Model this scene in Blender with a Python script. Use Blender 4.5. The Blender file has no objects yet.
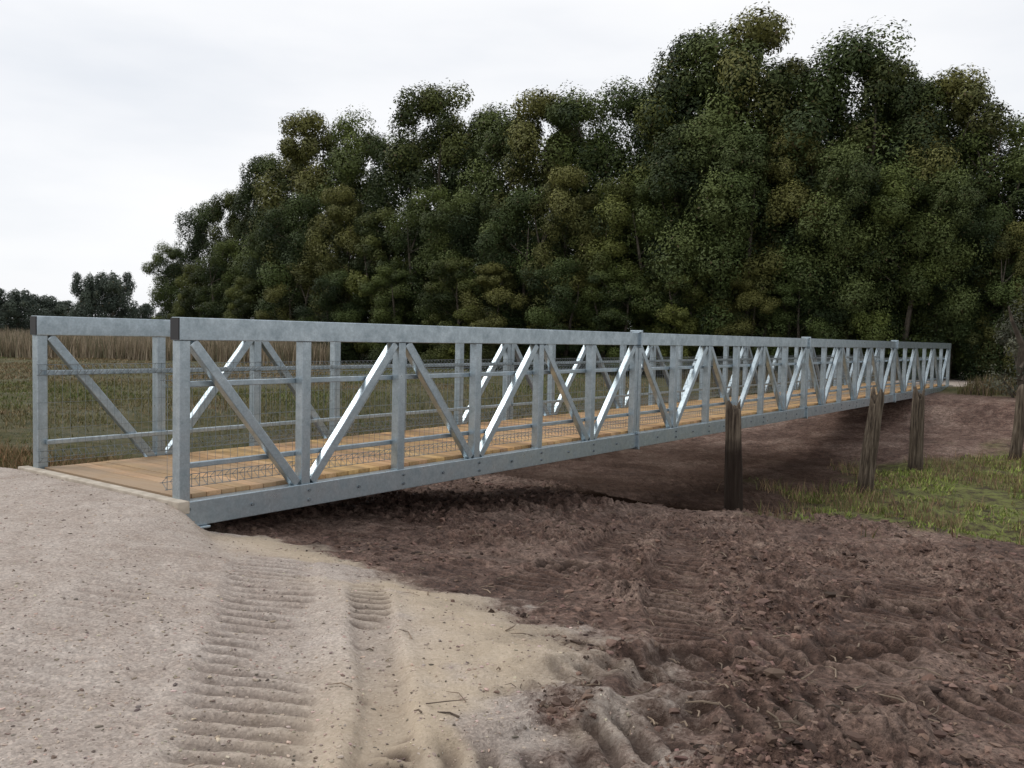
import bpy, math, random
import numpy as np
from mathutils import Vector, Matrix
random.seed(7); rng=np.random.default_rng(7)
sc=bpy.context.scene
TH=math.radians(36.7)
D=np.array([math.sin(TH),math.cos(TH)])      # along the bridge
NR=np.array([math.cos(TH),-math.sin(TH)])    # towards camera side
O=np.array([-2.66,7.15])
EYE=1.36
# ------------------------------------------------------------ helpers
def vnoise(x,y,seed=0):
    xi=np.floor(x); yi=np.floor(y); fx=x-xi; fy=y-yi
    fx=fx*fx*(3-2*fx); fy=fy*fy*(3-2*fy)
    def h(i,j):
        v=np.sin(i*127.1+j*311.7+seed*74.7)*43758.5453
        return v-np.floor(v)
    a=h(xi,yi);b=h(xi+1,yi);c=h(xi,yi+1);d=h(xi+1,yi+1)
    return (a*(1-fx)+b*fx)*(1-fy)+(c*(1-fx)+d*fx)*fy
def fbm(x,y,seed=0,o=4):
    r=0;a=.5;t=0
    for k in range(o):
        ca,sa=math.cos(.6*k),math.sin(.6*k)
        r=r+a*vnoise((x*ca-y*sa)*2**k,(x*sa+y*ca)*2**k,seed+k*3.1); t+=a; a*=.5
    return r/t
def sst(x,a,b):
    t=np.clip((x-a)/(b-a),0,1); return t*t*(3-2*t)
def np_mesh(name,V,F,mats,col=None,matidx=None,smooth=False,attr=None):
    me=bpy.data.meshes.new(name); k=F.shape[1]
    me.vertices.add(len(V)); me.vertices.foreach_set("co",np.asarray(V,dtype=np.float32).ravel())
    me.loops.add(F.size); me.loops.foreach_set("vertex_index",F.astype(np.int32).ravel())
    me.polygons.add(len(F)); me.polygons.foreach_set("loop_start",np.arange(0,F.size,k,dtype=np.int32))
    if matidx is not None: me.polygons.foreach_set("material_index",matidx.astype(np.int32))
    me.update(calc_edges=True)
    me.polygons.foreach_set("use_smooth",np.full(len(F),smooth))
    if col is not None:
        a=me.color_attributes.new("Col","FLOAT_COLOR","POINT")
        c=np.ones((len(V),4),dtype=np.float32); c[:,:3]=col; a.data.foreach_set("color",c.ravel())
    for m in mats: me.materials.append(m)
    return me
def add_obj(name,me,parent=None,loc=None):
    o=bpy.data.objects.new(name,me); sc.collection.objects.link(o)
    if parent: o.parent=parent
    if loc is not None: o.location=loc
    return o
class MB:
    def __init__(s): s.v=[]; s.f=[]
    def box(s,c,size,R=None):
        b=len(s.v); c=Vector(c)
        for dx in(-.5,.5):
            for dy in(-.5,.5):
                for dz in(-.5,.5):
                    p=Vector((dx*size[0],dy*size[1],dz*size[2]))
                    if R is not None: p=R@p
                    s.v.append(tuple(c+p))
        for q in((0,1,3,2),(4,6,7,5),(0,4,5,1),(2,3,7,6),(0,2,6,4),(1,5,7,3)): s.f.append(tuple(b+i for i in q))
    def tube(s,pts,rad,n=6,cap=True):
        P=[Vector(p) for p in pts]; b=len(s.v)
        up=Vector((.13,.37,.92)).normalized()
        for i,p in enumerate(P):
            d=(P[min(i+1,len(P)-1)]-P[max(i-1,0)]).normalized()
            a=d.cross(up)
            if a.length<.15: a=d.cross(Vector((1,0,0)))
            a.normalize(); c=d.cross(a); r=rad[i] if hasattr(rad,'__len__') else rad
            for k in range(n):
                t=2*math.pi*k/n; s.v.append(tuple(p+a*math.cos(t)*r+c*math.sin(t)*r))
        for i in range(len(P)-1):
            for k in range(n):
                s.f.append((b+i*n+k,b+i*n+(k+1)%n,b+(i+1)*n+(k+1)%n,b+(i+1)*n+k))
        if cap:
            s.f.append(tuple(b+k for k in range(n))[::-1]); s.f.append(tuple(b+(len(P)-1)*n+k for k in range(n)))
    def obj(s,name,mat,parent=None,bevel=0,smooth=False):
        me=bpy.data.meshes.new(name); me.from_pydata(s.v,[],s.f); me.materials.append(mat)
        if smooth:
            for p in me.polygons: p.use_smooth=True
        o=add_obj(name,me,parent)
        if bevel:
            m=o.modifiers.new("bev","BEVEL"); m.width=bevel; m.segments=2; m.limit_method='ANGLE'
        return o
# ------------------------------------------------------------ materials
def mat(name):
    m=bpy.data.materials.new(name); m.use_nodes=True
    nt=m.node_tree; nt.nodes.clear()
    out=nt.nodes.new("ShaderNodeOutputMaterial"); b=nt.nodes.new("ShaderNodeBsdfPrincipled")
    nt.links.new(b.outputs[0],out.inputs[0])
    return m,nt,b
def noise(nt,vec,scale,detail=4,rough=.55):
    n=nt.nodes.new("ShaderNodeTexNoise"); n.inputs["Scale"].default_value=scale
    n.inputs["Detail"].default_value=detail; n.inputs["Roughness"].default_value=rough
    if vec is not None: nt.links.new(vec,n.inputs["Vector"])
    return n.outputs["Fac"]
def ramp(nt,fac,stops):
    r=nt.nodes.new("ShaderNodeValToRGB"); e=r.color_ramp.elements
    while len(e)<len(stops): e.new(.5)
    for i,(p,c) in enumerate(stops):
        e[i].position=p; e[i].color=(*c,1) if len(c)==3 else c
    nt.links.new(fac,r.inputs[0]); return r.outputs[0]
def mix(nt,f,a,b,mode='MIX'):
    m=nt.nodes.new("ShaderNodeMix"); m.data_type='RGBA'; m.blend_type=mode
    for i,v in((0,f),(6,a),(7,b)):
        if isinstance(v,(int,float)): m.inputs[i].default_value=v
        elif isinstance(v,tuple): m.inputs[i].default_value=(*v,1)
        else: nt.links.new(v,m.inputs[i])
    return m.outputs[2]
def mth(nt,op,a,b=0.0,clamp=False):
    m=nt.nodes.new("ShaderNodeMath"); m.operation=op; m.use_clamp=clamp
    for i,v in((0,a),(1,b)):
        if isinstance(v,(int,float)): m.inputs[i].default_value=v
        else: nt.links.new(v,m.inputs[i])
    return m.outputs[0]
def bump(nt,b,h,strength,dist):
    n=nt.nodes.new("ShaderNodeBump"); n.inputs["Strength"].default_value=strength; n.inputs["Distance"].default_value=dist
    nt.links.new(h,n.inputs["Height"]); nt.links.new(n.outputs[0],b.inputs["Normal"])
def objco(nt): return nt.nodes.new("ShaderNodeTexCoord").outputs["Object"]

def steel_mat(name,c1,c2,metal,rough):
    m,nt,b=mat(name); co=objco(nt)
    f=noise(nt,co,7,5,.65); f2=noise(nt,co,60,3)
    vo=nt.nodes.new("ShaderNodeTexVoronoi"); vo.inputs["Scale"].default_value=26; nt.links.new(co,vo.inputs["Vector"])
    c=ramp(nt,f,[(.3,c1),(.7,c2)])
    c=mix(nt,.25,c,ramp(nt,f2,[(.35,(.35,.37,.39)),(.65,(.95,.97,.99))]),'MULTIPLY')
    c=mix(nt,.22,c,ramp(nt,vo.outputs["Color"],[(.1,(.6,.62,.64)),(.9,(1.15,1.15,1.15))]),'MULTIPLY')
    nt.links.new(c,b.inputs["Base Color"]); b.inputs["Metallic"].default_value=metal
    nt.links.new(ramp(nt,f,[(.3,(rough+.16,)*3),(.7,(rough,)*3)]),b.inputs["Roughness"])
    bump(nt,b,f2,.08,.002)
    return m
M_STEEL=steel_mat("galvanised_steel",(.34,.41,.45),(.55,.63,.68),.80,.27)
M_WIRE=steel_mat("galvanised_wire",(.16,.19,.20),(.28,.31,.33),.5,.45)
M_BOLT=steel_mat("bolt_steel",(.12,.14,.15),(.25,.28,.3),.5,.45)
m,nt,b=mat("black_plastic"); b.inputs["Base Color"].default_value=(.012,.012,.014,1); b.inputs["Roughness"].default_value=.5; M_BLACK=m
# timber deck
m,nt,b=mat("deck_timber"); co=objco(nt)
mp=nt.nodes.new("ShaderNodeMapping"); mp.inputs["Scale"].default_value=(30,2.0,30); nt.links.new(co,mp.inputs[0])
g=noise(nt,mp.outputs[0],1.0,5,.6)
at=nt.nodes.new("ShaderNodeAttribute"); at.attribute_name="Col"
c=ramp(nt,g,[(.25,(.31,.175,.075)),(.75,(.58,.375,.18))])
c=mix(nt,1.0,c,at.outputs["Color"],'MULTIPLY')
dirt=noise(nt,co,1.6,5,.6)
sx=nt.nodes.new("ShaderNodeSeparateXYZ"); nt.links.new(co,sx.inputs[0])
mr=nt.nodes.new("ShaderNodeMapRange"); mr.inputs[1].default_value=1.8; mr.inputs[2].default_value=0; mr.inputs[4].default_value=.32; nt.links.new(sx.outputs[0],mr.inputs[0])
dd=mth(nt,'ADD',dirt,mr.outputs[0])
c=mix(nt,ramp(nt,dd,[(.54,(0,0,0)),(.84,(.8,.8,.8))]),c,(.34,.25,.17))
nt.links.new(c,b.inputs["Base Color"]); b.inputs["Roughness"].default_value=.75; bump(nt,b,g,.3,.004); M_DECK=m
# weathered pile
def pile_mat(name,dark=True):
    m,nt,b=mat(name); co=objco(nt)
    mp=nt.nodes.new("ShaderNodeMapping"); mp.inputs["Scale"].default_value=(26,26,1.6); nt.links.new(co,mp.inputs[0])
    g=noise(nt,mp.outputs[0],1.0,6,.7)
    c=ramp(nt,g,[(.34,(.022,.016,.012)),(.5,(.10,.078,.058)),(.72,(.25,.205,.155))])
    sx=nt.nodes.new("ShaderNodeSeparateXYZ"); nt.links.new(co,sx.inputs[0])
    z=mth(nt,'ADD',sx.outputs[2],mth(nt,'MULTIPLY',noise(nt,co,4,3),.35))
    mr=nt.nodes.new("ShaderNodeMapRange"); mr.inputs[1].default_value=1.35 if dark else .5; mr.inputs[2].default_value=1.1 if dark else .1
    nt.links.new(z,mr.inputs[0])
    c=mix(nt,mth(nt,'MULTIPLY',mr.outputs[0],.85),c,(.016,.010,.008))
    nt.links.new(c,b.inputs["Base Color"]); b.inputs["Roughness"].default_value=.85; b.inputs["Specular IOR Level"].default_value=.15; bump(nt,b,g,.9,.02); return m
M_PILE=pile_mat("weathered_pile"); M_PILE2=pile_mat("weathered_pile_dry",False)
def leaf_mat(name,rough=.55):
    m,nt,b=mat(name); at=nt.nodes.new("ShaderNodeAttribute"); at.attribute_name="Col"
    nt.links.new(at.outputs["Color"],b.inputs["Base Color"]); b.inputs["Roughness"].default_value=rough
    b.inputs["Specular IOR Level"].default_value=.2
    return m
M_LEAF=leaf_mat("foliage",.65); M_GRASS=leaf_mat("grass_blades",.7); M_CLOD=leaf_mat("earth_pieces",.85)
m,nt,b=mat("bark"); co=objco(nt); g=noise(nt,co,6,5); nt.links.new(ramp(nt,g,[(.3,(.035,.029,.021)),(.7,(.12,.098,.075))]),b.inputs["Base Color"]); b.inputs["Roughness"].default_value=.9; M_BARK=m
# ------------------------------------------------------------ terrain
# (path, width, depth, tread spacing, mud carried on the track plus painted groove shade)
TRACKS=[([(-.85,2.6),(-.98,3.35),(-1.40,5.2),(-1.75,6.6)],.52,.022,.125,.35),
        ([(-.40,2.6),(-.47,3.5),(-.72,4.7),(-.98,6.0)],.24,.038,.115,1.),
        ([(-1.9,2.6),(-2.0,3.6),(-2.25,5.2),(-2.5,6.0)],.38,.009,.12,.15),
        ([(1.55,3.9),(2.3,5.5),(3.3,7.2),(4.1,9.0)],.50,.060,.17,.8),
        ([(-.4,3.0),(.6,3.45),(1.6,3.8),(2.9,4.2),(4.5,4.5)],.44,.045,.15,.6),
        ([(.55,3.4),(1.0,4.6),(1.15,6.0),(1.6,8.2),(2.2,11.0)],.42,.060,.17,.8),
        ([(.0,6.0),(.5,7.4),(1.2,9.2),(1.7,11.2)],.40,.050,.16,.8),
        ([(-.5,7.5),(1.4,7.0),(3.2,6.6),(5.2,6.6)],.42,.055,.17,.8),
        ([(.2,3.9),(1.4,4.7),(3.0,5.3),(5.2,5.7)],.44,.055,.16,.7)]
def track(x,y):
    z=np.zeros_like(x); mm=np.zeros_like(x); ins=np.zeros_like(x)
    for pts,w,dep,per,dk in TRACKS:
        best=np.full(x.shape,9.9); U=np.zeros_like(x); SL=np.zeros_like(x); acc=0
        for (x0,y0),(x1,y1) in zip(pts[:-1],pts[1:]):
            dx,dy=x1-x0,y1-y0; L=math.hypot(dx,dy)
            t=np.clip(((x-x0)*dx+(y-y0)*dy)/L/L,0,1)
            ex=x-x0-t*dx; ey=y-y0-t*dy; d=np.hypot(ex,ey); s=(ex*dy-ey*dx)/L
            u=acc+t*L; k=d<best
            best=np.where(k,d,best); U=np.where(k,u,U); SL=np.where(k,s,SL); acc+=L
        wob=.07*(fbm(x*3,y*3,5)-.5)
        inside=1-sst(best+wob,w*.38,w*.58)
        broken=sst(fbm(x*1.9,y*1.9,31),.32,.52)
        ends=sst(U,0,.3)*(1-sst(U,acc-.8,acc))
        a=inside*ends
        rib=np.sin((U+SL*.25+wob*1.4)*2*math.pi/per)
        lug=np.clip(rib*1.8,-1,1)
        z+=a*(-dep*.6+dep*.5*lug*broken)
        z+=dep*.45*np.exp(-((best-w*.62)/.05)**2)*ends
        ins=np.maximum(ins,a)
        mm=np.maximum(mm,a*((.5-.5*lug)*broken*min(1,dep/.03)*(.6+.4*dk)+.20*dk))  # mud tint, plus groove shade painted in so the tread reads as colour
    return z,mm,ins
def local(x,y):
    dx=x-O[0]; dy=y-O[1]
    return dx*D[0]+dy*D[1], dx*NR[0]+dy*NR[1]
def gravel_mask(x,y):
    s,t=local(x,y)
    xb=np.interp(y,[0,2,3.3,3.9,4.4,5.0,5.6,6.3,7.0,7.6,9],[.2,.2,.25,.35,.45,.3,-.25,-1.0,-1.7,-2.7,-3.4])
    n=(fbm(x*1.1,y*1.1,11)-.5)*1.0+(fbm(x*5,y*5,13)-.5)*1.1
    g=sst(xb-x+n*.8,-.7,.7)
    yb=9.0+(-x-4.8)*.04
    g2=sst(yb-y+n*.35,-.2,.25)
    deckside=(1-sst(s,-.35,-.05))*sst(t,-3.0,-2.5)*(y<12)*(1-sst(t,.3,1.3))
    g=g*np.maximum(g2,0)
    g=np.maximum(g,deckside)
    far=sst(s,29.5,30.5)*(1-sst(np.abs(t+1.0+n),1.2,2.4))*(s<60)
    return np.maximum(g,far)
def grass_mask(x,y):
    s,t=local(x,y); n=(fbm(x*.5,y*.5,21)-.5)*3
    back=1-sst(t+n*.4,-4.4,-3.2)
    chan=sst(s,5+n,8+n)*(1-sst(s,22+n,25+n))*sst(t,-9,-5)
    right=sst(s+n+.25*t,26.5,29)
    lf=sst(y-9.2+n*.1,0,.5)*(x<-4.6)
    g=np.maximum(np.maximum(back*(1-chan),right),lf)
    return g*(1-gravel_mask(x,y))
def swamp(x,y):
    n=(fbm(x*.8,y*.8,41)-.5)*2.2
    cx,cy=9.0,16.4; ux,uy=.62,.785
    a=(x-cx)*ux+(y-cy)*uy; b=(x-cx)*uy-(y-cy)*ux
    return 1-sst(np.hypot(a/6.2,b/3.7)+n*.5,.75,1.1)
def wetm(x,y):
    n=(fbm(x*1.2,y*1.2,51)-.5)
    w=1-sst(np.hypot((x-3.0)/2.5,(y-14.4)/1.5)+n*.6,.8,1.12)
    s,t=local(x,y)
    w2=(1-sst(np.abs(s-14.0+n*3)/6.0,.6,1.1))*sst(t,-8,-5)*(1-sst(t,.8,2.4))*(.72+.5*n)
    return np.clip(np.maximum(w,w2),0,1)
def height(x,y,fine=True):
    s,t=local(x,y)
    base=np.interp(s,[-40,-8,-3,-.6,.4,1.2,3,6,8,9.0,9.8,19,22,24.2,25.6,27,31,60],
                     [-.26,-.24,-.19,-.20,-.31,-.41,-.66,-.96,-1.10,-1.20,-1.50,-1.50,-1.25,-.9,-.28,-.16,-.14,-.2])
    back=sst(-t,5,10)
    base=base*(1-back)+back*(-.28)
    fr=sst(t,7,16)
    base=base*(1-fr)+fr*np.minimum(base,-.5)
    wid=np.interp(-s,[0,.8,2,4],[.4,2.2,4.5,8])
    m=(1-sst(s,-.16,.18))*(1-sst(t,.02,.02+wid))*sst(t,-4.5,-2.6)
    z=base*(1-m)+(-.035)*m
    far=sst(s,28.8,29.8)*(1-sst(np.abs(t+1.2),1.6,3.2))
    z=z*(1-far)+(-.06)*far
    g=gravel_mask(x,y); gr=grass_mask(x,y); w=wetm(x,y)
    z=z+(fbm(x*.35,y*.35,2)-.5)*(.16-.13*g)*(1-m)*(1-far)
    z=z-w*.14
    if fine:
        dist=np.hypot(x,y); near=1-sst(dist,16,34)
        mud=(1-g)*(1-gr)
        tz,tm,ins=track(x,y)
        churn=sst(fbm(x*.8,y*.8,77),.40,.60)
        c=fbm(x*2.0,y*2.0,61,5); r=1-np.abs(2*fbm(x*4.0,y*4.0,66,4)-1)
        q=fbm(x*9,y*9,71,3)
        z=z+near*(mud*(1-w*.8)*((c-.5)*(.15-.09*ins)+(1-.95*ins)*((r-.7)*(.025+.07*churn)+(np.abs(q-.5)*2)*(.03+.09*churn)-.02+(fbm(x*22,y*22,73,2)-.5)*.035*(.4+churn))))
        z=z+near*g*((fbm(x*2.2,y*2.2,81,4)-.5)*.018+(fbm(x*16,y*16,83,3)-.5)*.006)
        z=z+near*gr*(fbm(x*2,y*2,85,3)-.5)*.08
        z=z+tz
        return z,g,gr,w,tm
    return z
def axis(a,b,step,lo,hi,gr=1.045):
    mid=list(np.arange(a,b,step)); l=[];p=a;d=step
    while p>lo: d*=gr; p-=d; l.append(p)
    r=[];p=mid[-1];d=step
    while p<hi: d*=gr; p+=d; r.append(p)
    return np.array(l[::-1]+mid+r)
X=axis(-3.6,5.2,.018,-900,900,1.035); Y=axis(2.6,9.2,.018,-60,1500,1.02)
gx,gy=np.meshgrid(X,Y); gx=gx.ravel(); gy=gy.ravel()
gz,gg,ggr,gw,gt=height(gx,gy)
nx,ny=len(X),len(Y)
i=np.arange(nx-1)[None,:]+np.arange(ny-1)[:,None]*nx; i=i.ravel()
F=np.stack([i,i+1,i+1+nx,i+nx],1)
m,nt,b=mat("ground_earth"); co=objco(nt)
at=nt.nodes.new("ShaderNodeAttribute"); at.attribute_name="Col"
sep=nt.nodes.new("ShaderNodeSeparateColor"); nt.links.new(at.outputs["Color"],sep.inputs[0])
at2=nt.nodes.new("ShaderNodeAttribute"); at2.attribute_name="Col2"
sep2=nt.nodes.new("ShaderNodeSeparateColor"); nt.links.new(at2.outputs["Color"],sep2.inputs[0])
n1=noise(nt,co,.9,7,.62); n2=noise(nt,co,4.3,7,.68); n3=noise(nt,co,38,5,.72); n4=noise(nt,co,150,3,.6); n5=noise(nt,co,13,6,.7)
vor=nt.nodes.new("ShaderNodeTexVoronoi"); vor.inputs["Scale"].default_value=95; nt.links.new(co,vor.inputs["Vector"])
grav=ramp(nt,n1,[(.38,(.36,.30,.26)),(.62,(.47,.41,.37))])
grav=mix(nt,.5,grav,ramp(nt,n2,[(.35,(.33,.27,.23)),(.65,(.53,.475,.43))]))
grav=mix(nt,.55,grav,ramp(nt,n3,[(.3,(.45,.43,.41)),(.5,(.90,.89,.88)),(.72,(1.30,1.28,1.25))]),'MULTIPLY')
grav=mix(nt,.4,grav,ramp(nt,vor.outputs["Color"],[(.1,(.38,.35,.33)),(.5,(.82,.82,.82)),(.95,(1.55,1.5,1.45))]),'MULTIPLY')
mud=ramp(nt,n2,[(.36,(.070,.042,.033)),(.48,(.165,.105,.083)),(.62,(.29,.21,.172))])
mud=mix(nt,.5,mud,ramp(nt,n1,[(.40,(.090,.054,.042)),(.5,(.19,.126,.102)),(.60,(.32,.245,.205))]))
mud=mix(nt,.72,mud,ramp(nt,n5,[(.36,(.30,.26,.24)),(.48,(.97,.95,.94)),(.62,(1.5,1.46,1.42))]),'MULTIPLY')
mud=mix(nt,.8,mud,ramp(nt,n3,[(.34,(.30,.27,.26)),(.5,(.98,.96,.95)),(.66,(1.6,1.55,1.5))]),'MULTIPLY')
grs=ramp(nt,n2,[(.3,(.055,.06,.022)),(.5,(.105,.10,.042)),(.7,(.18,.145,.08))])
grs=mix(nt,.6,grs,ramp(nt,n3,[(.3,(.3,.3,.3)),(.7,(1.3,1.3,1.2))]),'MULTIPLY')
gf=mth(nt,'ADD',mth(nt,'MULTIPLY',sep.outputs[0],1.75),mth(nt,'ADD',mth(nt,'MULTIPLY',mth(nt,'SUBTRACT',n3,.5),1.2),mth(nt,'MULTIPLY',mth(nt,'SUBTRACT',n5,.5),1.9)))
gf=mth(nt,'MULTIPLY',mth(nt,'SUBTRACT',gf,.45),1.5,True)
c=mix(nt,gf,mud,grav)
sand=mix(nt,.4,(.50,.40,.275),grav)
c=mix(nt,sep2.outputs[1],c,sand)
c=mix(nt,sep.outputs[1],c,grs)
c=mix(nt,mth(nt,'MULTIPLY',sep2.outputs[2],.85),c,mix(nt,ramp(nt,n2,[(.40,(0,0,0)),(.56,(1,1,1))]),(.06,.05,.024),(.18,.21,.05)))
c=mix(nt,mth(nt,'MULTIPLY',sep2.outputs[0],.85,True),c,(.052,.031,.023))
c=mix(nt,mth(nt,'MULTIPLY',sep.outputs[2],.96),c,(.024,.0145,.010))
nt.links.new(c,b.inputs["Base Color"])
ro=mth(nt,'MAXIMUM',ramp(nt,n1,[(.40,(.68,.68,.68)),(.55,(.95,.95,.95))]),mth(nt,'MULTIPLY',gf,.9))
nt.links.new(ro,b.inputs["Roughness"])
nt.links.new(mth(nt,'MULTIPLY',mth(nt,'SUBTRACT',1.0,sep.outputs[2],True),.25),b.inputs["Specular IOR Level"])
hh=mth(nt,'ADD',mth(nt,'MULTIPLY',n3,1.1),mth(nt,'MULTIPLY',n4,.35))
hh=mth(nt,'ADD',hh,mth(nt,'MULTIPLY',n5,2.2))
hh=mth(nt,'MULTIPLY',hh,mth(nt,'SUBTRACT',1.0,mth(nt,'MULTIPLY',sep.outputs[2],.6)))
hh=mth(nt,'MULTIPLY',hh,mth(nt,'SUBTRACT',1.0,mth(nt,'MULTIPLY',sep.outputs[0],.80)))
bump(nt,b,hh,1.0,.032)
me=np_mesh("ground",np.stack([gx,gy,gz],1),F,[m],col=np.stack([gg,ggr,gw],1),smooth=True)
a2=me.color_attributes.new("Col2","FLOAT_COLOR","POINT"); c2=np.ones((len(gx),4),dtype=np.float32)
fr=np.exp(-((gx-np.interp(gy,[3,4.6,5.3,7,8],[-.4,.0,-.3,-1.9,-2.8]))/.6)**2)*(gy<8)*(gy>1)*sst(fbm(gx*1.8,gy*1.8,91),.36,.56)
c2[:,0]=gt; c2[:,1]=np.clip(fr*1.0,0,1)*sst(gg,.1,.6); c2[:,2]=swamp(gx,gy); a2.data.foreach_set("color",c2.ravel())
add_obj("ground",me)
# ------------------------------------------------------------ stones / clods
def ico():
    import bmesh
    bm=bmesh.new(); bmesh.ops.create_icosphere(bm,subdivisions=1,radius=1)
    v=np.array([q.co[:] for q in bm.verts]); f=np.array([[q.index for q in p.verts] for p in bm.faces]); bm.free(); return v,f
IV,IF=ico()
def scatter(name,px,py,size,cols,flat=.6,sink=.25,matl=M_CLOD,jit=.38):
    n=len(px); z=height(px,py)[0]
    V=np.repeat(IV[None],n,0)*(1+rng.uniform(-jit,jit,(n,len(IV),1)))
    sc3=size[:,None]*np.stack([rng.uniform(.7,1.7,n),rng.uniform(.5,1.1,n),rng.uniform(.6,1.1,n)*flat],1)
    V=V*sc3[:,None,:]; a=rng.uniform(0,6.28,n); ca,sa=np.cos(a)[:,None],np.sin(a)[:,None]
    x=V[:,:,0]*ca-V[:,:,1]*sa; y=V[:,:,0]*sa+V[:,:,1]*ca
    V=np.stack([x+px[:,None],y+py[:,None],V[:,:,2]+(z+size*flat*(1-2*sink)*.6)[:,None]],2)
    Fm=(IF[None]+np.arange(n)[:,None,None]*len(IV)).reshape(-1,3)
    return add_obj(name,np_mesh(name,V.reshape(-1,3),Fm,[matl],col=np.repeat(cols,len(IV),0),smooth=False))
def wedge(n,dmin,dmax,amin=-.62,amax=.62,p=1.0):
    d=dmin*(dmax/dmin)**(rng.uniform(0,1,n)**p); a=rng.uniform(amin,amax,n); return a*d,d
px,py=wedge(110000,2.9,17)
g=gravel_mask(px,py); gr=grass_mask(px,py); w=wetm(px,py); sw=swamp(px,py); ins=track(px,py)[2]
cl=fbm(px*.8,py*.8,77)*.5+fbm(px*3,py*3,78)*.5
k=(gr<.3)&(w<.3)&(sw<.4)&(g<.6)&(rng.uniform(0,1,len(px))<(sst(cl,.42,.64)*.7+.05)*np.clip(1.0-g*1.6,0.01,1)*(1-.9*ins))
px,py=px[k],py[k]; n=len(px)
size=(.0025+.005*rng.uniform(0,1,n)+.020*rng.uniform(0,1,n)**7)*(1+.06*py)
base=np.array([.120,.078,.062]); cols=base*rng.uniform(.25,1.9,(n,1))*(1+rng.uniform(-.05,.05,(n,3)))
scatter("mud_clods",px,py,size,cols,.7,.35,jit=.5)
px,py=wedge(70000,2.8,10,-.62,.3)
g=gravel_mask(px,py); k=(g>.5)&(rng.uniform(0,1,len(px))<.2); px,py=px[k],py[k]; n=len(px)
size=.0022+.008*rng.uniform(0,1,n)**4
cols=np.array([.36,.29,.24])*rng.uniform(.3,1.6,(n,1))*(1+rng.uniform(-.08,.08,(n,3)))
scatter("gravel_stones",px,py,size,cols,.7,.35)
mb=MB()
for _ in range(1300):
    d=3.4*(15/3.4)**random.random(); a=random.uniform(-.2,.6); x,y=a*d,d
    X1,Y1=np.array([x]),np.array([y])
    if gravel_mask(X1,Y1)[0]>.5 and random.random()<.85: continue
    if fbm(X1*.8,Y1*.8,77)[0]<.45 and random.random()<.6: continue
    z=float(height(X1,Y1)[0][0])
    L=random.choice([.03,.04,.06,.05,.10,.16])*random.uniform(.6,1.2); r=random.uniform(.0015,.006)
    t=random.uniform(0,3.14)
    mb.tube([(x,y,z+.006),(x+L*.5*math.cos(t),y+L*.5*math.sin(t),z+.012+random.uniform(-.004,.008)),(x+L*math.cos(t+.2),y+L*math.sin(t+.2),z+.006)],[r,r*.9,r*.5],5)
m,nt,b=mat("dry_wood"); b.inputs["Roughness"].default_value=.8
nt.links.new(ramp(nt,noise(nt,objco(nt),3,4),[(.35,(.06,.042,.03)),(.65,(.28,.21,.15))]),b.inputs["Base Color"])
M_DRY=m; mb.obj("twig_litter",m)
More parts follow.
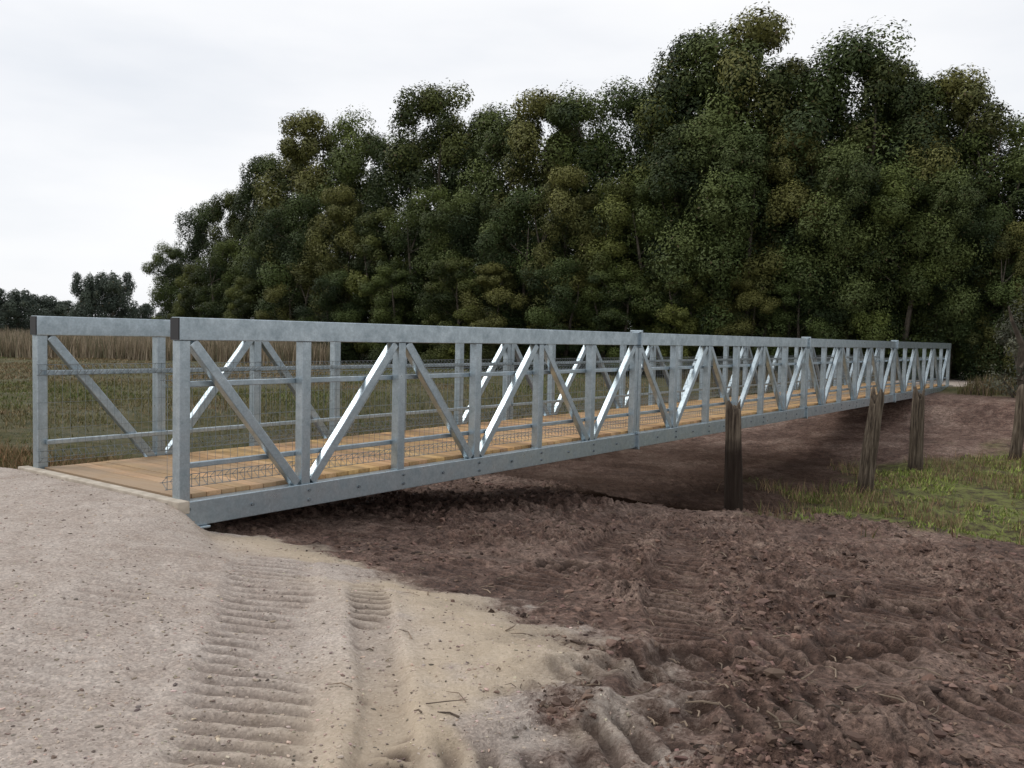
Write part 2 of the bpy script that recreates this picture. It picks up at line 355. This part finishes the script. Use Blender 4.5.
# ------------------------------------------------------------ bridge
P=1.25; NP=24; LEN=P*NP; W=2.35; ZT=1.45; HC=.185; ZB=-.04; HB=.21
BR=bpy.data.objects.new("footbridge",None); sc.collection.objects.link(BR)
BR.location=(O[0],O[1],0); BR.rotation_euler=(0,0,math.atan2(D[1],D[0]))
def truss(y0,inn,tag):
    mb=MB(); bolts=MB(); dark=MB(); wires=MB()
    out=-inn
    seg=6*P
    for k in range(4):
        a=k*seg-(.055 if k==0 else -.012); bb=(k+1)*seg+(.055 if k==3 else -.012)
        mb.box(((a+bb)/2,y0,ZT-HC/2),(bb-a,.12,HC)); mb.box(((a+bb)/2,y0,ZB-HB/2),(bb-a,.12,HB))
        if k:
            for zc,h in((ZT-HC/2,HC+.07),(ZB-HB/2,HB+.05)):
                mb.box((k*seg-.011,y0,zc),(.018,.20,h)); mb.box((k*seg+.011,y0,zc),(.018,.20,h))
                for sz in(-1,1):
                    for sy in(-1,1):
                        bolts.tube([(k*seg-.045,y0+sy*.08,zc+sz*h*.36),(k*seg+.045,y0+sy*.08,zc+sz*h*.36)],.011,6)
    zt,zb=ZT-HC,ZB
    for n in range(NP+1):
        if n in(6,12,18):
            for dx in(-.052,.052): mb.box((n*P+dx,y0,(zt+zb)/2),(.088,.096,zt-zb))
        else:
            mb.box((n*P,y0,(zt+zb)/2),(.10,.098,zt-zb))
        for z in(ZB-.06,ZB-.15):
            bolts.tube([(n*P+.03,y0+out*.055,z),(n*P+.03,y0+out*.074,z)],.015,6)
        if n<NP:
            bolts.tube([(n*P+P*.52,y0+out*.055,ZB-.105),(n*P+P*.52,y0+out*.074,ZB-.105)],.015,6)
    for n in range(NP):
        x0,x1=n*P+.075,(n+1)*P-.075
        a,bz=(zt+.0,zb-.0) if n%2==0 else (zb,zt)
        p0=Vector((x0,y0,a)); p1=Vector((x1,y0,bz)); d=p1-p0; L=d.length
        R=Matrix.Rotation(-math.atan2(d.z,d.x),3,'Y')
        mb.box((p0+p1)/2,(L-.03,.078,.085),R)
    for xe,sg in((-.055,-1),(LEN+.055,1)):
        dark.box((xe+sg*.004,y0,ZT-HC/2),(.012,.112,HC-.008))
        mb.box((xe+sg*.006,y0,ZB-HB/2),(.012,.13,HB+.004))
    mb.box((.06,y0,ZB-HB-.012),(.30,.20,.02)); mb.box((LEN-.06,y0,ZB-HB-.012),(.30,.20,.02))
    yr=y0+inn*.072
    for k in range(4):
        a=k*seg+.02; bb=(k+1)*seg-.02
        mb.box(((a+bb)/2,yr,.905),(bb-a,.04,.05)); mb.box(((a+bb)/2,yr,.235),(bb-a,.04,.045))
    yw=y0+inn*.103
    def pf(u,z): return (yw+inn*u,z)
    x=-.06
    while x<LEN+.04:
        wires.tube([(x,*pf(0,.155)),(x,*pf(0,.885))],.0017,3,False)
        wires.tube([(x,*q) for q in(pf(0,.155),pf(.075,.10),pf(0,.045),pf(0,.155))],.0036,3,False)
        wires.tube([(x,*q) for q in(pf(0,.885),pf(0,.985),pf(.065,.935),pf(0,.885))],.0032,3,False)
        x+=.075
    for (u,z,r) in [(0,.155,.003),(.07,.10,.003),(0,.05,.003),(0,.985,.003),(.065,.935,.003),(0,.885,.003)]+[(0,zz,.0016) for zz in(.37,.62)]:
        q=pf(u,z)
        wires.tube([(-.08,q[0],q[1]),(LEN+.05,q[0],q[1])],r,4,False)
    mb.obj("truss_"+tag,M_STEEL,BR,.009); bolts.obj("bolts_"+tag,M_BOLT,BR); dark.obj("end_caps_"+tag,M_BLACK,BR); wires.obj("mesh_infill_"+tag,M_WIRE,BR)
truss(0,1,"a"); truss(W,-1,"b")
mb=MB()
for n in range(NP+1): mb.box((n*P+.0,W/2,-.165),(.075,W-.13,.12))
for yy in(.5,W/2,W-.5): mb.box((LEN/2,yy,-.078),(LEN-.1,.06,.05))
mb.obj("cross_beams",M_STEEL,BR,.004)
mb=MB(); cols=[]; x=.0
while x<LEN-.05:
    w=.138; mb.box((x+w/2,W/2+random.uniform(-.006,.006),-.027+random.uniform(-.002,.002)),(w,W-.15,.045)); f=random.uniform(.66,1.2)
    cols+= [(f,f*random.uniform(.94,1.03),f*random.uniform(.85,1.06))]*8; x+=w+.007
o=mb.obj("deck_planks",M_DECK,BR,.003)
a=o.data.color_attributes.new("Col","FLOAT_COLOR","POINT"); a.data.foreach_set("color",np.array([(*c,1) for c in cols],dtype=np.float32).ravel())
mb=MB(); mb.box((-.085,W/2,-.06),(.10,W+.35,.10)); mb.box((LEN+.085,W/2,-.06),(.10,W+.35,.10))
m,nt,b=mat("sill_concrete"); b.inputs["Roughness"].default_value=.85
nt.links.new(ramp(nt,noise(nt,objco(nt),8,5),[(.3,(.34,.29,.23)),(.7,(.56,.50,.42))]),b.inputs["Base Color"])
mb.obj("abutment_sill",m,BR,.006)
# ------------------------------------------------------------ old piles
def pile(X0,Y0,h,r,lean,matl,fork=False,seed=0):
    z0=float(height(np.array([X0]),np.array([Y0]))[0][0])
    n=26; rows=20; V=[];Fc=[]
    for j in range(rows):
        f=j/(rows-1); z=-.3+f*(h+.3)
        for k in range(n):
            t=2*math.pi*k/n
            gq=float(fbm(np.array([3+2.2*math.cos(t)]),np.array([3+2.2*math.sin(t)+f*1.2]),seed,3))
            rr=r*(1.08-.2*f)*(.72+.56*gq)
            dz=0
            if j>=rows-2: dz=(.13 if fork else .07)*(math.sin(t*2+seed)+.6*math.sin(5*t+seed))*(j-rows+3)/2
            bow=.03*math.sin(f*3+seed)
            V.append((rr*math.cos(t)+lean[0]*z+bow,rr*math.sin(t)+lean[1]*z,z+dz))
    for j in range(rows-1):
        for k in range(n): Fc.append((j*n+k,j*n+(k+1)%n,(j+1)*n+(k+1)%n,(j+1)*n+k))
    c=len(V); V.append((lean[0]*h,lean[1]*h,h-(.16 if fork else .05)))
    for k in range(n): Fc.append(((rows-1)*n+k,(rows-1)*n+(k+1)%n,c))
    me=bpy.data.meshes.new("timber_pile"); me.from_pydata(V,[],Fc); me.materials.append(matl)
    for p in me.polygons: p.use_smooth=len(p.vertices)==4
    add_obj("timber_pile",me,loc=(X0,Y0,z0))
def px2w(x,Z): return (x-512)/890*Z
def zg(x,y): return float(height(np.array([x]),np.array([y]))[0][0])
for x,Z,top,r,lean,ml,fk,sd_ in((736,13.2,.40,.12,(0,0),M_PILE,False,1),(872,17.4,.36,.145,(.06,0),M_PILE2,True,4),(919,20.4,.30,.15,(.03,0),M_PILE2,True,8),(1019,21.5,.38,.13,(.04,0),M_PILE2,False,12)):
    X0=px2w(x,Z); pile(X0,Z,top-zg(X0,Z),r,lean,ml,fk,sd_)
# ------------------------------------------------------------ trees
def leafquads(C,Nn,L,Wd,droop=.35):
    n=len(C); Nn=Nn/np.linalg.norm(Nn,axis=1,keepdims=True)
    r=rng.normal(size=(n,3)); r[:,2]-=droop*2
    a=r-(r*Nn).sum(1,keepdims=True)*Nn; a/=np.linalg.norm(a,axis=1,keepdims=True)+1e-9
    b=np.cross(Nn,a); L=L[:,None]; Wd=Wd[:,None]
    V=np.stack([C-a*L*.5,C+b*Wd*.5-a*L*.05,C+a*L*.5,C-b*Wd*.5-a*L*.05],1)
    return V.reshape(-1,3)
def make_tree(name,seed,H=12.,Rw=2.6,low=1.0,nlobe=13,ppl=8,nleaf=600,c_dark=(.03,.042,.014),c_lite=(.15,.165,.05),lsize=1.0,rnd=.34,inner=1.6):
    r=np.random.default_rng(seed); rr=random.Random(seed)
    pc=[];pr=[];pt=[]
    for q in range(nlobe):
        f=(q+.3)/nlobe; z=low+f*(H-low)
        a=q*2.4+r.uniform(-.5,.5)
        env=Rw*(math.sin(math.pi*min(1,f*.72+.22))**.55)
        lr=Rw*r.uniform(.38,.58)*(1.1-.2*f)
        off=max(0,env-lr*.75)*r.uniform(.85,1.2)
        if q==nlobe-1: off*=.2; z=H-lr*.9
        lt=r.uniform(0,1)
        for _ in range(ppl):
            d=r.normal(size=3); d[2]+=.35; d/=np.linalg.norm(d)
            k=r.uniform(.5,.92)
            pc.append((off*math.cos(a)+d[0]*lr*k,off*math.sin(a)+d[1]*lr*k,max(.3,min(z+d[2]*lr*k*1.15,H-.35)))); pr.append(lr*r.uniform(.38,.58)); pt.append(.58*lt+.20*r.uniform(0,1)+.28*max(0,d[2]))  # upward puffs tinted lighter: top light painted into the leaf colour
    for _ in range(int(nlobe*inner)):
        f=r.uniform(0,.85); a=r.uniform(0,6.28); q=Rw*.5*r.uniform(0,1)
        pc.append((q*math.cos(a),q*math.sin(a),low+f*(H-low))); pr.append(r.uniform(.6,1.0)*Rw/2.6); pt.append(0)  # inner puffs get the darkest tint, crown shade painted into the leaves
    pc=np.array(pc); pr=np.array(pr); pt=np.array(pt); n=len(pc); tot=n*nleaf
    pi=np.repeat(np.arange(n),nleaf)
    d=r.normal(size=(tot,3)); d/=np.linalg.norm(d,axis=1,keepdims=True)
    rad=r.uniform(.35,1,tot)**.42
    lump=1+.22*np.sin(d[:,0]*5+pi)*np.sin(d[:,1]*5+pi*2.1)+.10*r.normal(size=tot)
    C=pc[pi]+d*(rad*lump*pr[pi])[:,None]*np.array([1,1,1.1])
    Nn=d*1.0+r.normal(size=(tot,3))*rnd+np.array([0,0,.3])
    L=r.uniform(.08,.18,tot)*lsize; Wd=L*r.uniform(.35,.55,tot)
    V=leafquads(C,Nn,L,Wd)
    V[:,2]*=H/V[:,2].max()
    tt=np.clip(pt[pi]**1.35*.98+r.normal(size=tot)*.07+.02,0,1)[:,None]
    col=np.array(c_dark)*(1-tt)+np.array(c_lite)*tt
    br=(r.uniform(0,1,tot)<.015)[:,None]; col=np.where(br,np.array([.09,.07,.035]),col)
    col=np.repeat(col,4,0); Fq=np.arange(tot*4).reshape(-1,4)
    mb=MB()
    for sidx in range(2):
        a=rr.uniform(0,6.28); ox,oy=.25*math.cos(a),.25*math.sin(a); k=rr.uniform(.4,1.1)
        pts=[(ox,oy,-.3)]+[(ox+math.cos(a)*k*f*1.4+rr.uniform(-.15,.15),oy+math.sin(a)*k*f*1.4+rr.uniform(-.15,.15),f*H*.75) for f in(.15,.35,.6,.85,1)]
        mb.tube(pts,[.19,.15,.12,.09,.05,.02],7)
        for _ in range(6):
            j=rr.randrange(n); t=pc[j]*np.array([.8,.8,.95]); f=max(.08,min(.75,(t[2]-1.2)/(H*.85)))
            q=Vector((ox+math.cos(a)*k*f*1.4,oy+math.sin(a)*k*f*1.4,f*H*.85-.5)); e=Vector(t)
            mb.tube([q,(q+e)/2+Vector((0,0,-.15)),e],[.05,.035,.012],5)
    bv=np.array(mb.v); bf=np.array([f for f in mb.f if len(f)==4])+len(V)
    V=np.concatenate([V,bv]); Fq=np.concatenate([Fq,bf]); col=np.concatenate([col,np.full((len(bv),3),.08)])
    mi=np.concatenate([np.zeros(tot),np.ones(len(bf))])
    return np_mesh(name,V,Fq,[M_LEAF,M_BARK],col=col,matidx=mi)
TV=[make_tree("wattle_tree_mesh",s,H=12,Rw=rw,low=lo,c_dark=cd,c_lite=cl2) for s,rw,lo,cd,cl2 in(
  (11,2.7,.5,(.018,.031,.010),(.145,.178,.045)),
  (12,3.1,.5,(.015,.027,.010),(.100,.134,.038)),
  (13,2.5,.5,(.021,.033,.010),(.180,.195,.048)),
  (14,2.9,2.0,(.018,.030,.011),(.125,.155,.045)),
  (15,2.7,.4,(.024,.034,.011),(.195,.190,.055)))]
DT=make_tree("far_tree_mesh",31,H=8,Rw=3.6,low=.6,nlobe=8,ppl=8,nleaf=300,c_dark=(.045,.06,.048),c_lite=(.085,.105,.075),lsize=2.0)  # paler, bluer leaf colours paint in the distance haze
SH=make_tree("shrub_mesh",33,H=3.4,Rw=1.2,low=.3,nlobe=7,ppl=4,nleaf=170,c_dark=(.045,.05,.035),c_lite=(.13,.13,.09),lsize=.6)
def hor(x): return 336+.0227*(x-512)
def gz1(x,y): return float(height(np.array([x]),np.array([y]),False)[0])
def tree(me,baseH,x,top,Z,name,ws=1.0):
    zt=EYE+(hor(x)-top)*Z/890; X0=px2w(x,Z); g0=gz1(X0,Z); h=zt-g0
    o=add_obj(name,me,loc=(X0,Z,g0)); s=h/baseH
    o.scale=(s*ws*random.uniform(.92,1.08),s*ws*random.uniform(.92,1.08),s); o.rotation_euler=(0,0,random.uniform(0,6.28))
back=[(172,240,66,1.1),(203,198,64,1.0),(238,186,62,1),(272,154,60,1),(305,112,58,1),(350,110,56,1),(396,128,54,1),(438,80,52,1),
 (492,106,50,1),(530,91,48,1),(578,80,47,1),(628,76,46,1),(668,60,45,1),(704,30,44,1.0),(742,15,44,1.05),(786,66,44,1.05),(836,30,42,1.08),(874,54,42,1.05),
 (908,80,41,1),(946,70,40,1),(990,108,39,1),(1030,150,38,1.1),(1075,150,37,1.1),(1130,120,37,1.1),(1190,110,37,1.1)]
for i,(x,t,Z,w) in enumerate(back): tree(TV[i%5],12,x,t,Z,"wattle_tree",w)
front=[(190,262,60),(222,235,58),(262,215,56),(300,190,53),(345,185,51),(385,205,49),(425,180,47),(470,190,45),(515,185,43.5),(560,165,42.5),(610,175,41.5),
 (655,165,41),(700,120,40.5),(745,125,40.5),(790,130,40),(840,140,38.5),(890,160,38),(935,165,37.5),(975,200,37),(1020,220,36),(1065,210,35)]
for i,(x,t,Z) in enumerate(front): tree(TV[3 if i in(15,17) else (i*3+2)%5],12,x+random.uniform(-8,8),t,Z,"wattle_tree",1.1)
low=[(212,290,58),(250,275,54),(290,262,51),(340,268,48),(395,262,46),(450,255,43),(500,262,42),(560,255,41),(620,262,40),(680,250,39.5),(740,265,39),(800,258,38.5),(865,262,39.5),(920,268,39.5),(985,262,38),(1030,255,37)]
for i,(x,t,Z) in enumerate(low): tree(TV[(0,2,4,1)[i%4]],12,x+random.uniform(-10,10),t,Z,"wattle_tree",1.5)
for x,t,Z,w in((18,288,150,1.2),(45,294,160,1.3),(-25,288,150,1.2),(92,272,135,.8),(110,270,135,.8),(60,300,190,1.5),(145,303,190,1.4),(-70,285,150,1.3),(-130,280,150,1.3),(-5,300,170,1.6)): tree(DT,8,x,t,Z,"distant_tree",w)
for x,t,Z in((1034,278,27.5),): tree(SH,3.4,x,t,Z,"saltbush_shrub",1.0)
# ------------------------------------------------------------ grasses
def blades(name,px,py,h,w,cols,bend=.35):
    n=len(px); z=height(px,py)[0]; a=rng.uniform(0,6.283,n); b=a+rng.normal(size=n)*.7+1.57
    base=np.stack([px,py,z-.01],1); side=np.stack([np.cos(a),np.sin(a),0*a],1)*w[:,None]*.5
    ln=np.stack([np.cos(b),np.sin(b),0*b],1)*(h*bend*rng.uniform(.2,1,n))[:,None]
    up=np.array([0,0,1.])*h[:,None]
    V=np.stack([base-side,base+side,base+side*.6+up*.55+ln*.4,base+up+ln,base-side*.6+up*.55+ln*.4],1).reshape(-1,3)
    k=np.arange(n)*5
    Ft=np.concatenate([np.stack([k,k+1,k+2],1),np.stack([k,k+2,k+4],1),np.stack([k+4,k+2,k+3],1)])
    return add_obj(name,np_mesh(name,V,Ft,[M_GRASS],col=np.repeat(cols,5,0)))
def pal(n,P_,wts):
    P_=np.array(P_); i=rng.choice(len(P_),n,p=wts); return P_[i]*rng.uniform(.7,1.25,(n,1))
px,py=wedge(150000,9.0,48,-.66,.15,.8)
cl=fbm(px*.35,py*.35,121); c3=sst(fbm(px*.22+7,py*.12,123),.36,.56)[:,None]; gm=grass_mask(px,py)
k=(gm>.4)&(rng.uniform(0,1,len(px))<sst(cl,.35,.6)*.75+.08); px,py=px[k],py[k]; n=len(px); dd=py
cl=cl[k]; c3=c3[k]
h=rng.uniform(.025,.10,n)*(.5+cl); wd=.006+.0009*dd
c1=pal(n,[(.10,.125,.035),(.14,.145,.05),(.20,.165,.08)],[.44,.36,.20])*c3+pal(n,[(.27,.195,.115),(.18,.13,.07),(.13,.115,.05)],[.4,.35,.25])*(1-c3)
blades("field_grass",px,py,h,wd,c1,.9)
px=rng.uniform(-8.5,-4.6,11000); py=rng.uniform(9.1,12.5,11000); s,t=local(px,py); k=(t<-2.9)&(fbm(px*1.3,py*1.3,131)>.42)
px,py=px[k],py[k]; n=len(px); blades("roadside_grass",px,py,rng.uniform(.06,.22,n),np.full(n,.010),pal(n,[(.28,.17,.09),(.17,.12,.06),(.09,.09,.03)],[.45,.35,.2]),.9)
px,py=wedge(60000,40,60,-.68,-.2); k=py>42+fbm(px*.2,py*0,141)*4; px,py=px[k],py[k]; n=len(px)
blades("reed_bed",px,py,rng.uniform(.4,1.45,n)*(.6+.7*fbm(px*.5,py*.5,143)),np.full(n,.05),pal(n,[(.36,.29,.21),(.26,.21,.14),(.16,.15,.09)],[.4,.35,.25]),.3)
px=rng.uniform(7,34,60000); py=rng.uniform(22,38,60000); gm=grass_mask(px,py); s,t=local(px,py)
k=(gm>.3)&((np.abs(t+1.2)>1.9)|(s>31.5))&(fbm(px*.5,py*.5,151)>.38); px,py=px[k],py[k]; n=len(px)
blades("bank_grass",px,py,rng.uniform(.12,.5,n),np.full(n,.03),pal(n,[(.15,.12,.06),(.09,.09,.03),(.22,.16,.10),(.07,.05,.035)],[.3,.3,.2,.2]),.6)
px=rng.uniform(3.5,15,90000); py=rng.uniform(9,22,90000); sw=swamp(px,py); k=(sw>.3)&(fbm(px*1.3,py*1.3,161)>.48)&(rng.uniform(0,1,len(px))<.6)
px,py=px[k],py[k]; n=len(px)
blades("swamp_grass",px,py,rng.uniform(.02,.11,n)*(.5+fbm(px*.9,py*.9,163)),np.full(n,.026),pal(n,[(.20,.26,.055),(.28,.31,.085),(.13,.165,.04),(.30,.23,.12)],[.40,.27,.16,.17]),1.1)
px=rng.uniform(3.5,15,34000); py=rng.uniform(9,22,34000); sw=swamp(px,py); k=(sw>.05)&(fbm(px*.9,py*.9,171)>.52); px,py=px[k],py[k]; n=len(px)
blades("dry_weed_stalks",px,py,rng.uniform(.08,.28,n),np.full(n,.012),pal(n,[(.28,.19,.11),(.16,.10,.065),(.13,.15,.045)],[.38,.32,.30]),.7)
# ------------------------------------------------------------ world, sun
w=bpy.data.worlds.new("World"); sc.world=w; w.use_nodes=True; nt=w.node_tree; nt.nodes.clear()
out=nt.nodes.new("ShaderNodeOutputWorld"); bg=nt.nodes.new("ShaderNodeBackground"); nt.links.new(bg.outputs[0],out.inputs[0])
sky=nt.nodes.new("ShaderNodeTexSky"); sky.sky_type='NISHITA'; sky.sun_disc=False
EL,AZ=math.radians(46),math.radians(-78)
sky.sun_elevation=EL; sky.sun_rotation=AZ
sk=mix(nt,1.0,sky.outputs[0],(.09,.09,.09),'MULTIPLY')
tc=nt.nodes.new("ShaderNodeTexCoord"); mp=nt.nodes.new("ShaderNodeMapping"); mp.inputs["Scale"].default_value=(1.2,1.2,4.5); nt.links.new(tc.outputs["Generated"],mp.inputs[0])
cf=noise(nt,mp.outputs[0],1.7,5,.5)
cl=ramp(nt,cf,[(.30,(.80,.83,.88)),(.50,(.93,.94,.965)),(.68,(1.0,1.0,1.0))])
nt.links.new(mix(nt,.94,sk,cl),bg.inputs[0]); bg.inputs[1].default_value=1.06
sl=bpy.data.lights.new("sun","SUN"); sl.energy=1.4; sl.angle=math.radians(20); sl.color=(1,.96,.9)
so=bpy.data.objects.new("sun",sl); sc.collection.objects.link(so)
sd=Vector((math.sin(AZ)*math.cos(EL),math.cos(AZ)*math.cos(EL),math.sin(EL)))
so.rotation_euler=sd.to_track_quat('Z','Y').to_euler()
# ------------------------------------------------------------ camera
p=math.radians(3.09); ph=math.radians(1.3)
f=Vector((0,math.cos(p),-math.sin(p))); r0=Vector((1,0,0)); u0=Vector((0,math.sin(p),math.cos(p)))
R=r0*math.cos(ph)+u0*math.sin(ph); U=-r0*math.sin(ph)+u0*math.cos(ph)
cam=bpy.data.cameras.new("camera"); cam.sensor_width=36; cam.lens=890/1024*36; cam.clip_end=4000; cam.clip_start=.05
co_=bpy.data.objects.new("camera",cam); sc.collection.objects.link(co_)
mw=Matrix(((R.x,U.x,-f.x,0),(R.y,U.y,-f.y,0),(R.z,U.z,-f.z,EYE),(0,0,0,1))); co_.matrix_world=mw
sc.camera=co_
sc.view_settings.view_transform='Standard'; sc.view_settings.look='None'; sc.view_settings.exposure=0
